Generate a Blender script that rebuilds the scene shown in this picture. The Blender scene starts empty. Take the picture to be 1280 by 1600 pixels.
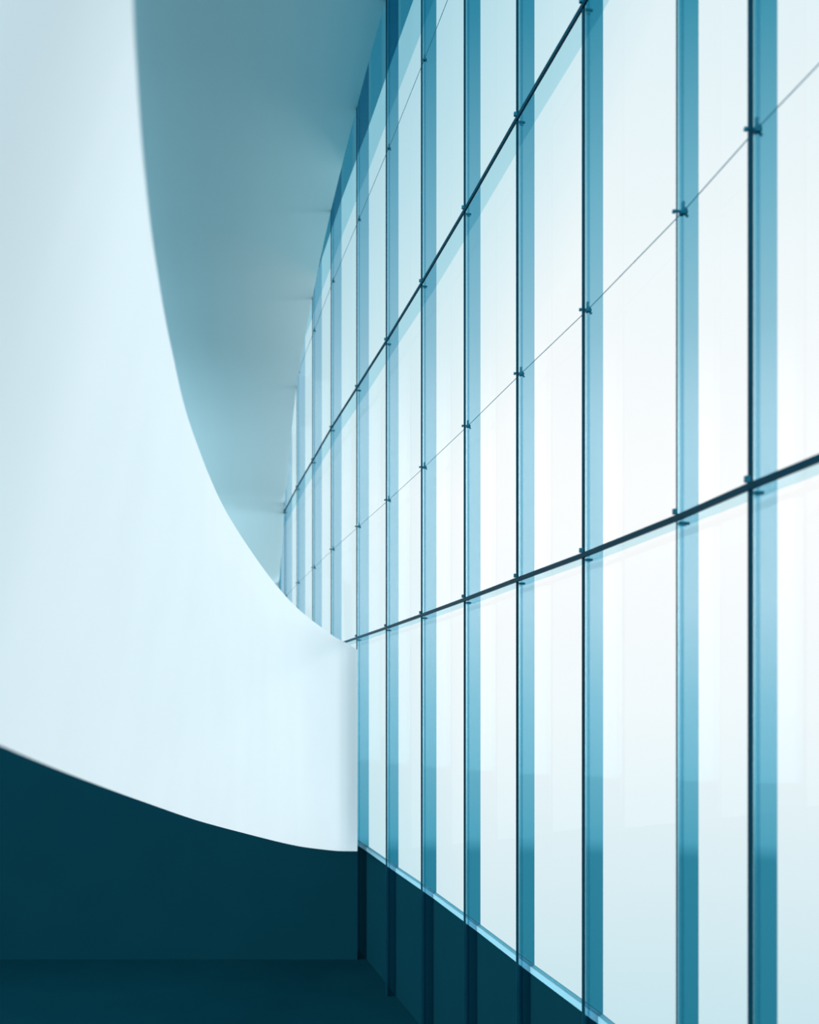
import bpy, bmesh, math
from mathutils import Vector

# ------------------------------------------------------------------ camera, world, light
H = 2.4                 # metres between the two transoms
EZ = 1.013 * H          # eye height over the dark floor
F = 1600.0              # focal length in pixels of the 1280 x 1600 frame
CX, HY = 640.0, 1104.5  # principal column, horizon row

col = bpy.context.scene.collection
scn = bpy.context.scene

cam_d = bpy.data.cameras.new('camera'); cam = bpy.data.objects.new('camera', cam_d); col.objects.link(cam)
cam.location = (0, 0, EZ); cam.rotation_euler = (math.pi / 2, 0, 0)
cam_d.sensor_fit = 'HORIZONTAL'; cam_d.sensor_width = 36; cam_d.lens = 45
cam_d.shift_y = (HY - 800) / 1280
cam_d.clip_start = 0.02; cam_d.clip_end = 400
cam_d.dof.use_dof = True; cam_d.dof.focus_distance = 2.6 * H
cam_d.dof.aperture_fstop = 0.045 / (0.0078 * H)
scn.camera = cam
scn.view_settings.view_transform = 'Standard'; scn.view_settings.look = 'None'
scn.view_settings.gamma = 1; scn.view_settings.use_curve_mapping = False
scn.view_settings.exposure = 0.0


def ramp(nt, src, stops, interp='LINEAR'):
    r = nt.nodes.new('ShaderNodeValToRGB'); r.color_ramp.interpolation = interp
    e = r.color_ramp.elements
    while len(e) > 1: e.remove(e[-1])
    e[0].position = stops[0][0]; e[0].color = (*stops[0][1], 1)
    for p, c in stops[1:]:
        k = e.new(p); k.color = (*c, 1)
    nt.links.new(src, r.inputs[0]); return r.outputs[0]


def g(v): return (v, v, v)


w = bpy.data.worlds.new('overcast_sky'); scn.world = w; w.use_nodes = True
nt = w.node_tree; nt.nodes.clear()
tc = nt.nodes.new('ShaderNodeTexCoord')
nrm = nt.nodes.new('ShaderNodeVectorMath'); nrm.operation = 'NORMALIZE'
nt.links.new(tc.outputs['Generated'], nrm.inputs[0])
sep = nt.nodes.new('ShaderNodeSeparateXYZ'); nt.links.new(nrm.outputs[0], sep.inputs[0])


def mth(op, a, b=None, c=None):
    m = nt.nodes.new('ShaderNodeMath'); m.operation = op
    for i, v in enumerate((a, b, c)):
        if v is None: continue
        if isinstance(v, (int, float)): m.inputs[i].default_value = v
        else: nt.links.new(v, m.inputs[i])
    return m.outputs[0]


z01 = mth('MULTIPLY_ADD', sep.outputs[2], 0.5, 0.5)
Z = lambda z: 0.5 + 0.5 * z
front = ramp(nt, z01, [(Z(-1), (.30, .55, .64)), (Z(-.32), (.58, .80, .87)), (Z(-.14), (.76, .90, .94)), (Z(0), (.90, .96, .98)),
                       (Z(.2), (1.0, 1.0, 1.0)), (Z(.36), (.93, .98, .99)), (Z(.52), (.82, .93, .96)), (Z(1), (.5, .75, .83))])
back = ramp(nt, z01, [(Z(-1), (.0, .05, .07)), (Z(-.30), (.0, .08, .11)), (Z(-.135), (.01, .11, .18)), (Z(-.131), (.20, .60, .75)),
                      (Z(0), (.62, .95, 1.08)), (Z(.10), (1.15, 1.3, 1.38)), (Z(.28), (1.15, 1.3, 1.38)), (Z(.44), (.50, .82, .94)), (Z(.56), (.06, .28, .38)), (Z(.66), (.03, .15, .22)), (Z(1), (.02, .12, .18))])
ln = mth('SQRT', mth('ADD', mth('MULTIPLY', sep.outputs[0], sep.outputs[0]), mth('MULTIPLY', sep.outputs[1], sep.outputs[1])))
azx = mth('DIVIDE', sep.outputs[0], mth('MAXIMUM', ln, 0.001))
azy = mth('DIVIDE', sep.outputs[1], mth('MAXIMUM', ln, 0.001))
hi = mth('MULTIPLY', mth('MAXIMUM', mth('SUBTRACT', sep.outputs[2], 0.2), 0.0), 0.5)
azf = ramp(nt, mth('ADD', mth('SUBTRACT', azx, hi), 0.5), [(.25, (.42, .66, .75)), (.38, (.62, .82, .88)), (.48, (.80, .92, .95)), (.56, g(1.0))])
fm = nt.nodes.new('ShaderNodeMix'); fm.data_type = 'RGBA'; fm.blend_type = 'MULTIPLY'; fm.inputs[0].default_value = 1
nt.links.new(front, fm.inputs[6]); nt.links.new(azf, fm.inputs[7])
wf = ramp(nt, mth('MULTIPLY_ADD', azy, 0.5, 0.5), [(.45, g(0)), (.70, g(1))])
mx = nt.nodes.new('ShaderNodeMix'); mx.data_type = 'RGBA'
bm_ = nt.nodes.new('ShaderNodeMix'); bm_.data_type = 'RGBA'; bm_.blend_type = 'MULTIPLY'; bm_.inputs[0].default_value = 1
lb = ramp(nt, mth('MULTIPLY_ADD', azx, 0.5, 0.5), [(.50, g(1)), (.60, g(.1333))])
lb3 = nt.nodes.new('ShaderNodeVectorMath'); lb3.operation = 'SCALE'; lb3.inputs[3].default_value = 7.5
low = ramp(nt, z01, [(Z(.24), g(1)), (Z(.34), g(.1333))])
lb4 = nt.nodes.new('ShaderNodeMix'); lb4.data_type = 'RGBA'; lb4.blend_type = 'DARKEN'; lb4.inputs[0].default_value = 1
nt.links.new(lb, lb4.inputs[6]); nt.links.new(low, lb4.inputs[7])
nt.links.new(lb4.outputs[2], lb3.inputs[0]); nt.links.new(back, bm_.inputs[6]); nt.links.new(lb3.outputs[0], bm_.inputs[7])
nt.links.new(wf, mx.inputs[0]); nt.links.new(bm_.outputs[2], mx.inputs[6]); nt.links.new(fm.outputs[2], mx.inputs[7])
bg = nt.nodes.new('ShaderNodeBackground'); bg.inputs[1].default_value = 1.0
nt.links.new(mx.outputs[2], bg.inputs[0])
wo = nt.nodes.new('ShaderNodeOutputWorld'); nt.links.new(bg.outputs[0], wo.inputs[0])

sun_d = bpy.data.lights.new('sun', 'SUN'); sun_d.energy = 1.75; sun_d.angle = math.radians(34)
sun_d.color = (.93, .98, 1.0)
sun = bpy.data.objects.new('sun', sun_d); col.objects.link(sun)
sun.rotation_euler = Vector((-1.0, -0.22, -0.20)).to_track_quat('-Z', 'Y').to_euler()
sun.location = (12, 6, 5)


# ------------------------------------------------------------------ materials
def mat(name, build):
    m = bpy.data.materials.new(name); m.use_nodes = True
    t = m.node_tree; t.nodes.clear(); o = t.nodes.new('ShaderNodeOutputMaterial')
    t.links.new(build(t), o.inputs[0]); return m


def principled(c, rough=.5, spec=.5, noise=0.04, metal=0, scale=3):
    def b(t):
        p = t.nodes.new('ShaderNodeBsdfPrincipled')
        p.inputs['Roughness'].default_value = rough; p.inputs['Metallic'].default_value = metal
        p.inputs['Specular IOR Level'].default_value = spec
        n = t.nodes.new('ShaderNodeTexNoise'); n.inputs['Scale'].default_value = scale; n.inputs['Detail'].default_value = 4
        q = t.nodes.new('ShaderNodeTexCoord'); t.links.new(q.outputs['Object'], n.inputs['Vector'])
        r = ramp(t, n.outputs[0], [(.3, tuple(x * (1 - noise) for x in c)), (.7, tuple(min(1, x * (1 + noise)) for x in c))])
        t.links.new(r, p.inputs['Base Color']); return p.outputs[0]
    return b


def glassy(tint, gloss, rough=.03, gcol=(1, 1, 1), diff=None, dfac=0.0):
    def b(t):
        tr = t.nodes.new('ShaderNodeBsdfTransparent'); tr.inputs[0].default_value = (*tint, 1)
        gl = t.nodes.new('ShaderNodeBsdfGlossy'); gl.inputs[0].default_value = (*gcol, 1); gl.inputs['Roughness'].default_value = rough
        m = t.nodes.new('ShaderNodeMixShader'); m.inputs[0].default_value = gloss
        t.links.new(tr.outputs[0], m.inputs[1]); t.links.new(gl.outputs[0], m.inputs[2])
        if diff:
            d = t.nodes.new('ShaderNodeBsdfDiffuse'); d.inputs[0].default_value = (*diff, 1)
            m2 = t.nodes.new('ShaderNodeMixShader'); m2.inputs[0].default_value = dfac
            t.links.new(m.outputs[0], m2.inputs[1]); t.links.new(d.outputs[0], m2.inputs[2]); return m2.outputs[0]
        return m.outputs[0]
    return b


M_white = mat('white_plaster', principled((.86, .89, .90), .8, .1, .01, scale=2))
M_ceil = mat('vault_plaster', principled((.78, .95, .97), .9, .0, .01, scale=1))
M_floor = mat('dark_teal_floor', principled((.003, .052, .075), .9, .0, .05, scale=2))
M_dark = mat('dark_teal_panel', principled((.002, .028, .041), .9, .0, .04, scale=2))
M_edge = mat('dark_fin_edge', principled((.001, .03, .05), .5, .05, .1, scale=8))
M_steel = mat('dark_steel', principled((.005, .10, .15), .5, .1, .1, scale=20))
M_cable = mat('cable_steel', principled((.015, .12, .17), .6, .1, .1, scale=20))
M_sill = mat('sill_metal', principled((.26, .50, .58), .6, .2, .03, scale=5))
M_sillgap = mat('sill_gasket', principled((.05, .25, .32), .5, .3, .03, scale=5))
M_fin = mat('blue_fin_glass', glassy((.05, .32, .44), .30, .02, (.85, .95, 1.0)))
M_edge_hl = mat('edge_highlight_glass', glassy((.55, .80, .86), .2, .1))  # paler tint paints the highlight along the fin edge
M_joint = mat('fin_joint', glassy((.62, .80, .86), .0, .2))
M_shelf = mat('shelf_glass', glassy((.64, .84, .89), .08, .02))
M_pane = mat('facade_glass', glassy((.985, .995, 1.0), .035, .0))
M_h1 = mat('deep_tinted_glass', glassy((.05, .28, .38), .06, .1))
M_h2 = mat('light_tinted_glass', glassy((.60, .82, .87), .05, .1))


# ------------------------------------------------------------------ helpers
def W(X, Y, h): return Vector((X * H, Y * H, EZ + h * H))      # units of H about the eye -> metres


def obj(name, bm, m, parent=None, smooth=False, kind=None):
    bmesh.ops.recalc_face_normals(bm, faces=bm.faces)
    me = bpy.data.meshes.new(name); bm.to_mesh(me); bm.free(); me.materials.append(m)
    if smooth:
        for p in me.polygons: p.use_smooth = True
    o = bpy.data.objects.new(name, me); col.objects.link(o)
    if parent:
        o.parent = parent; o.matrix_parent_inverse = parent.matrix_world.inverted()
    if kind: o['kind'] = kind
    return o


def empty(name, loc, label=None, cat=None, group=None, kind=None):
    o = bpy.data.objects.new(name, None); col.objects.link(o); o.location = loc
    o.matrix_world.translation = loc
    o.empty_display_size = .1
    if label: o['label'] = label
    if cat: o['category'] = cat
    if group: o['group'] = group
    if kind: o['kind'] = kind
    return o


def hexa(bm, c8):
    v = [bm.verts.new(c) for c in c8]
    for f in ((0, 1, 2, 3), (4, 7, 6, 5), (0, 4, 5, 1), (1, 5, 6, 2), (2, 6, 7, 3), (3, 7, 4, 0)):
        bm.faces.new([v[i] for i in f])


def prism(bm, quad, h0, h1):
    """plan quad of (X,Y) in H units, from h0 up to h1"""
    hexa(bm, [W(x, y, h0) for x, y in quad] + [W(x, y, h1) for x, y in quad])


def strip(bm, line, off0, off1, h0, h1, seg=None):
    """box running along a polyline between two outward offsets"""
    n = len(line)
    for i in range(n - 1):
        if seg is not None and i != seg: continue
        a, b = line[i], line[i + 1]
        na, nb = nrmv[i], nrmv[i + 1]
        q = [a + na * off0, b + nb * off0, b + nb * off1, a + na * off1]
        prism(bm, [(p.x, p.y) for p in q], h0, h1)


def cyl(bm, a, b, r, seg=10):
    a, b = Vector(a), Vector(b); d = (b - a).normalized()
    u = d.orthogonal().normalized(); v = d.cross(u)
    A = [bm.verts.new(a + (u * math.cos(t) + v * math.sin(t)) * r) for t in [2 * math.pi * k / seg for k in range(seg)]]
    B = [bm.verts.new(b + (u * math.cos(t) + v * math.sin(t)) * r) for t in [2 * math.pi * k / seg for k in range(seg)]]
    for k in range(seg): bm.faces.new((A[k], A[(k + 1) % seg], B[(k + 1) % seg], B[k]))
    bm.faces.new(A[::-1]); bm.faces.new(B)


# ------------------------------------------------------------------ plan of the glass wall (far -> near)
FIN = [(436, 226.5, .050), (444.5, 239.5, .050), (463.5, 268, .050), (488, 301, .050), (517, 340.6, .0500), (557, 390, .051), (603, 447, .0455),
       (658, 518, .048), (725, 607, .0445), (807, 720, .0415), (910, 858, .0405), (1057, 1070, .0350), (1170, 1248, .0395),
       (2500, 3198, .040)]
P = [Vector(((x - CX) / s, F / s)) for x, s, d in FIN]
D = [d for _, _, d in FIN]
nrmv = []
for i in range(len(P)):
    a = P[max(0, i - 1)]; b = P[min(len(P) - 1, i + 1)]
    t = (a - b).normalized()                       # towards the far end
    nrmv.append(Vector((t.y, -t.x)))               # outwards, to the right
Q = [P[i] + nrmv[i] * D[i] for i in range(len(P))]
LOW, UP, R1, R2, SILL, BASE, TOP = .2756, 1.2756, .724, 1.955, -.565, -1.013, 2.80

# ------------------------------------------------------------------ setting
bm = bmesh.new(); E = [(-8, -11), (P[-1].x + 3, -11), (P[-1].x + .15, P[-1].y)] + [(q.x, q.y) for q in Q[::-1]] + [(Q[0].x, 7.3), (-8, 7.3)]
bot = [bm.verts.new(W(x, y, BASE - .08)) for x, y in E]; top = [bm.verts.new(W(x, y, BASE)) for x, y in E]
bm.faces.new(top); bm.faces.new(bot[::-1])
for k in range(len(E)): bm.faces.new((bot[k], bot[(k + 1) % len(E)], top[(k + 1) % len(E)], top[k]))
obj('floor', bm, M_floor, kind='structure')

# vaulted ceiling: profile by depth, right edge follows the fins' inner edges
PH = {0: .86, 1: 1.33, 2: 1.866, 3: 2.120, 4: 2.274, 5: 2.396, 6: 2.470, 7: 2.520, 8: 2.555, 9: 2.58, 10: 2.60, 11: 2.61, 12: 2.62, 13: 2.625}
rows = [(P[0].x, 7.13, BASE), (P[0].x, 7.13, -.15), (P[0].x, 7.128, .1), (P[0].x, 7.12, .35), (P[0].x, 7.105, .6)]


def cat(p0, p1, p2, p3, t):
    return .5 * ((2 * p1) + (-p0 + p2) * t + (2 * p0 - 5 * p1 + 4 * p2 - p3) * t * t + (-p0 + 3 * p1 - 3 * p2 + p3) * t ** 3)


N = len(P)
hs = [PH[i] for i in range(N)]
for i in range(N - 1):
    for k in range(8):
        t = k / 8
        q = P[i].lerp(P[i + 1], t)
        h = cat(hs[max(0, i - 1)] if i else .35, hs[i], hs[i + 1], hs[min(N - 1, i + 2)], t) if i < 6 else hs[i] + (hs[i + 1] - hs[i]) * t
        rows.append((q.x, q.y, h))
rows = [q for q in rows if q[1] >= P[8].y - 1e-6]
bm = bmesh.new(); XL = -4.6
grid = []
for j, (x, y, h, *hl) in enumerate(rows):
    hc = hl[0] if hl else h
    grid.append([bm.verts.new(W(XL + (x - XL) * u, y, hc)) for u in (0, .5, .8, 1)])
for j in range(len(grid) - 1):
    for k in range(3): bm.faces.new((grid[j][k], grid[j + 1][k], grid[j + 1][k + 1], grid[j][k + 1]))
ceiling = obj('ceiling', bm, M_ceil, smooth=True, kind='structure')
md = ceiling.modifiers.new('thickness', 'SOLIDIFY'); md.thickness = .05
# make sure normals face the room (down / towards camera), thickness grows away from it
me = ceiling.data
pz = max(me.polygons, key=lambda p: p.center.z)
if pz.normal.z > 0:
    me.flip_normals()
md.offset = -1

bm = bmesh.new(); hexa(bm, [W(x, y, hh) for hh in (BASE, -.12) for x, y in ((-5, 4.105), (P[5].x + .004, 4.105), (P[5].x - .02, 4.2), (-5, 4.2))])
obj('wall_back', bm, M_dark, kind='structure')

# low wall under the glass, sill, head bands
bm = bmesh.new(); 
for i in range(N - 1):
    q = [Q[i] - nrmv[i] * .009, Q[i + 1] - nrmv[i + 1] * .009, Q[i + 1] + nrmv[i + 1] * .002, Q[i] + nrmv[i] * .002]
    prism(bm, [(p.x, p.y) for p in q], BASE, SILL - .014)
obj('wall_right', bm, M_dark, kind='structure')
bm = bmesh.new()
for i in range(N - 1):
    q = [Q[i] - nrmv[i] * .010, Q[i + 1] - nrmv[i + 1] * .010, Q[i + 1] + nrmv[i + 1] * .003, Q[i] + nrmv[i] * .003]
    prism(bm, [(p.x, p.y) for p in q], SILL - .014, SILL)
sill = obj('trim_1', bm, M_sill, kind='structure')
bm = bmesh.new()
for i in range(N - 1):
    q = [Q[i] - nrmv[i] * .0035, Q[i + 1] - nrmv[i + 1] * .0035, Q[i + 1] + nrmv[i + 1] * .0, Q[i] + nrmv[i] * .0]
    prism(bm, [(p.x, p.y) for p in q], SILL, SILL + .003)
obj('gasket', bm, M_sillgap, sill)
for nm, m, a, b in (('trim_2', M_h1, 2.345, TOP), ('trim_3', M_h2, 2.17, 2.345)):
    bm = bmesh.new()
    for i in range(N - 1):
        q = [Q[i] + nrmv[i] * .004, Q[i + 1] + nrmv[i + 1] * .004]
        v = [bm.verts.new(W(p.x, p.y, hh)) for p, hh in ((q[0], a), (q[1], a), (q[1], b), (q[0], b))]
        bm.faces.new(v)
    o = obj(nm, bm, m, kind='structure')

# window bays: one window per bay, its panes split at the transoms
levels = [SILL, LOW, UP, TOP]
for i in range(N - 1):
    wn = empty('window_%d' % (N - 1 - i), W(Q[i].lerp(Q[i + 1], .5).x, Q[i].lerp(Q[i + 1], .5).y, SILL), kind='structure')
    for a, b in zip(levels[:-1], levels[1:]):
        bm = bmesh.new()
        v = [bm.verts.new(W(p.x, p.y, hh)) for p, hh in ((Q[i], a + .001), (Q[i + 1], a + .001), (Q[i + 1], b - .001), (Q[i], b - .001))]
        bm.faces.new(v)
        obj('pane', bm, M_pane, wn)

# ------------------------------------------------------------------ the sweeping white parapet
T = [(558.5, 1015, 4.05), (540, 1004, 4.03), (520, 993, 3.96), (470, 955, 3.70), (435, 918, 3.32), (400, 872, 2.9), (350, 793, 2.25), (300, 672, 1.65), (268, 545, 1.28), (242, 400, 1.0),
     (224, 250, .82), (213, 100, .72), (208, 0, .67), (203, -220, .60), (199, -520, .55), (195, -1100, .50), (190, -2000, .46), (180, -3200, .42)]
B = [(558.5, 1330, 4.05), (540, 1330, 4.03), (520, 1329, 3.96), (475, 1323.5, 3.70), (438, 1316, 3.32), (390, 1304, 2.9), (312, 1283, 2.25), (222, 1252, 1.65), (143, 1223, 1.28), (62, 1191, 1.0),
     (-40, 1147, .82), (-150, 1098, .76), (-230, 1060, .73), (-380, 990, .68), (-560, 900, .62), (-800, 760, .57), (-1100, 450, .52), (-1500, 0, .48)]


def unpx(x, y, Y): return Vector(((x - CX) / F * Y, Y, (HY - y) / F * Y))


def spline(pts, n=8):
    out = []
    for i in range(len(pts) - 1):
        a = pts[max(0, i - 1)]; b = pts[i]; c = pts[i + 1]; d = pts[min(len(pts) - 1, i + 2)]
        for k in range(n): out.append(cat(a, b, c, d, k / n))
    out.append(pts[-1]); return out


TT = spline([unpx(*p) for p in T]); BB = spline([unpx(*p) for p in B])
bm = bmesh.new(); nv = 10; fr = []; bk = []
nn = len(TT)
for j in range(nn):
    j0, j1 = max(0, j - 1), min(nn - 1, j + 1)
    fa, ba = [], []
    for k in range(nv + 1):
        u = k / nv; p = BB[j].lerp(TT[j], u)
        d = BB[j1].lerp(TT[j1], u) - BB[j0].lerp(TT[j0], u)
        o_ = Vector((d.y, -d.x, 0)).normalized()
        if o_.dot(Vector((p.x, p.y, 0))) < 0: o_ = -o_
        o_ = o_ * .035 + Vector((0, 0, (.5 - u) * .05))
        fa.append(bm.verts.new(W(*p))); ba.append(bm.verts.new(W(*(p + o_))))
    fr.append(fa); bk.append(ba)
for j in range(nn - 1):
    for k in range(nv):
        bm.faces.new((fr[j][k], fr[j + 1][k], fr[j + 1][k + 1], fr[j][k + 1]))
        bm.faces.new((bk[j][k], bk[j][k + 1], bk[j + 1][k + 1], bk[j + 1][k]))
    for k in (0, nv): bm.faces.new((fr[j][k], fr[j + 1][k], bk[j + 1][k], bk[j][k]))
for j in (0, nn - 1):
    for k in range(nv): bm.faces.new((fr[j][k], fr[j][k + 1], bk[j][k + 1], bk[j][k]))
par = obj('curved_parapet', bm, M_white, smooth=True)
md = par.modifiers.new('crisp_edges', 'EDGE_SPLIT'); md.split_angle = math.radians(35)
par['label'] = 'smooth white curved parapet sweeping from the upper left down to the glass wall'
par['category'] = 'parapet'

# ------------------------------------------------------------------ glass fins
places = ['faintest one, at the far end beside the vaulted ceiling', 'second from the far end, a pale sliver',
          'slim, third from the far end, with a pale left edge', 'slim, fourth from the far end, left of centre',
          'fifth from the far end, last one partly hidden by the parapet', 'where the right end of the white parapet stops',
          'first full fin just right of the parapet end', 'second full fin right of the parapet end', 'third full fin right of the parapet end',
          'fourth full fin right of the parapet end', 'where the upper transom leaves the top of the frame',
          'thin-edged, second from the right of the view', 'nearest and widest, with the thickest dark edge', '']
for i in range(N):
    p, n_, d = P[i], nrmv[i], D[i]
    t = Vector((-n_.y, n_.x))                     # away along the wall
    last = i == N - 1
    if last: continue
    root = empty('glass_fin', W(p.x, p.y, BASE), 'tall blue glass fin, ' + places[i], 'glass fin', 'glass fins along the curtain wall')
    ew = .0044 if i not in (11,) else .0013
    if i == 12: ew = .0050
    if i < 6: ew = .0036
    if i < 3: ew = .0025
    th = .0025 if i != 11 else .0012

    def slab(a, b, tt, m, name, h0=BASE, h1=TOP, par_=root):
        bm = bmesh.new()
        q = [p + n_ * a - t * tt, p + n_ * b - t * tt, p + n_ * b + t * tt, p + n_ * a + t * tt]
        prism(bm, [(v.x, v.y) for v in q], h0, h1)
        return obj(name, bm, m, par_)
    slab(0, ew, th, M_edge, 'edge_strip')
    slab(ew, ew + .0028, th * .8, M_edge_hl, 'edge_highlight')  # pale strip beside the dark edge, a highlight built in as colour
    # the blade: one clear sheet (single skin so that the tint counts once)
    bm = bmesh.new()
    v = [bm.verts.new(W(q.x, q.y, hh)) for q, hh in ((p + n_ * (ew + .0028), BASE), (p + n_ * d, BASE), (p + n_ * d, TOP), (p + n_ * (ew + .0028), TOP))]
    bm.faces.new(v); obj('blade', bm, M_fin, root)
    # second laminate near the inner edge and joint line
    bm = bmesh.new(); a0, a1 = ew + .0055, ew + .0100
    v = [bm.verts.new(W(q.x, q.y, hh)) for q, hh in ((p + n_ * a0 - t * .002, BASE), (p + n_ * a1 - t * .002, BASE), (p + n_ * a1 - t * .002, TOP), (p + n_ * a0 - t * .002, TOP))]
    bm.faces.new(v); obj('joint_line', bm, M_joint, root)
    # fittings
    for lv in (LOW, UP):
        bm = bmesh.new(); c = p - n_ * .0035 - t * .002
        q = [c - n_ * .0025 - t * .003, c + n_ * .0035 - t * .003, c + n_ * .0035 + t * .003, c - n_ * .0025 + t * .003]
        prism(bm, [(v.x, v.y) for v in q], lv + .005, lv + .013)
        obj('bolt_head', bm, M_steel, root); bm = bmesh.new()
        q = [p + n_ * a - t * (.006 if k in (0, 1) else .0036) for k, a in enumerate((ew, .020, .020, ew))]
        q = [p + n_ * ew - t * .006, p + n_ * .018 - t * .006, p + n_ * .018 - t * .0036, p + n_ * ew - t * .0036]
        prism(bm, [(v.x, v.y) for v in q], lv - .010, lv - .006)
        obj('shelf_bracket', bm, M_steel, root)
    for lv in (R1, R2):
        bm = bmesh.new()
        c = p + n_ * .0105
        def w3(v, h): return W(v.x, v.y, h)
        cyl(bm, w3(c - t * .006, lv), w3(c + t * .005, lv), .0045 * H, 14)
        k_ = .004 if lv == R1 else -.006
        cyl(bm, w3(p - n_ * k_, lv), w3(p + n_ * .0175, lv), .0022 * H)
        cyl(bm, w3(c, lv), w3(c - t * .002, lv + .014), .0022 * H)
        cyl(bm, w3(c, lv), w3(c + n_ * .008, lv - .007), .0020 * H)
        if lv == R1: cyl(bm, w3(p - n_ * .0055, lv - .001), w3(p - n_ * .002, lv - .001), .0030 * H, 12)
        obj('cable_clamp', bm, M_steel, root)

# ------------------------------------------------------------------ transoms
for lv, lab in ((UP, 'upper glass transom with dark front edge running steeply up across the fins'),
                (LOW, 'lower glass transom with dark front edge, rising gently across the fins to the right')):
    root = empty('glass_transom', W(P[6].x, P[6].y, lv), lab, 'transom', 'glass transoms along the curtain wall')
    bm = bmesh.new(); 
    for i in range(N - 1):
        q = [P[i] - nrmv[i] * .002, P[i + 1] - nrmv[i + 1] * .002, P[i + 1] + nrmv[i + 1] * .0025, P[i] + nrmv[i] * .0025]
        prism(bm, [(v.x, v.y) for v in q], lv - .0045, lv + .0045)
    obj('edge_trim', bm, M_edge, root)
    for i in range(N - 1):
        bm = bmesh.new()
        q = [P[i] + nrmv[i] * .0025, P[i + 1] + nrmv[i + 1] * .0025, Q[i + 1], Q[i]]
        v = [bm.verts.new(W(a.x, a.y, lv - .003)) for a in q]
        bm.faces.new(v); obj('glass_shelf', bm, M_shelf, root)

# ------------------------------------------------------------------ cables
for lv, lab in ((R1, 'thin steel cable strung across all the fins between the two transoms'),
                (R2, 'faint thin steel cable high above the upper transom, near the vault')):
    bm = bmesh.new()
    pts = [W((P[i] + nrmv[i] * .0105).x, (P[i] + nrmv[i] * .0105).y, lv) for i in range(N)]
    for a, b in zip(pts[:-1], pts[1:]): cyl(bm, a, b, .00085 * H, 6)
    o = obj('steel_cable', bm, M_cable); o['label'] = lab; o['category'] = 'cable'; o['group'] = 'cables across the fins'
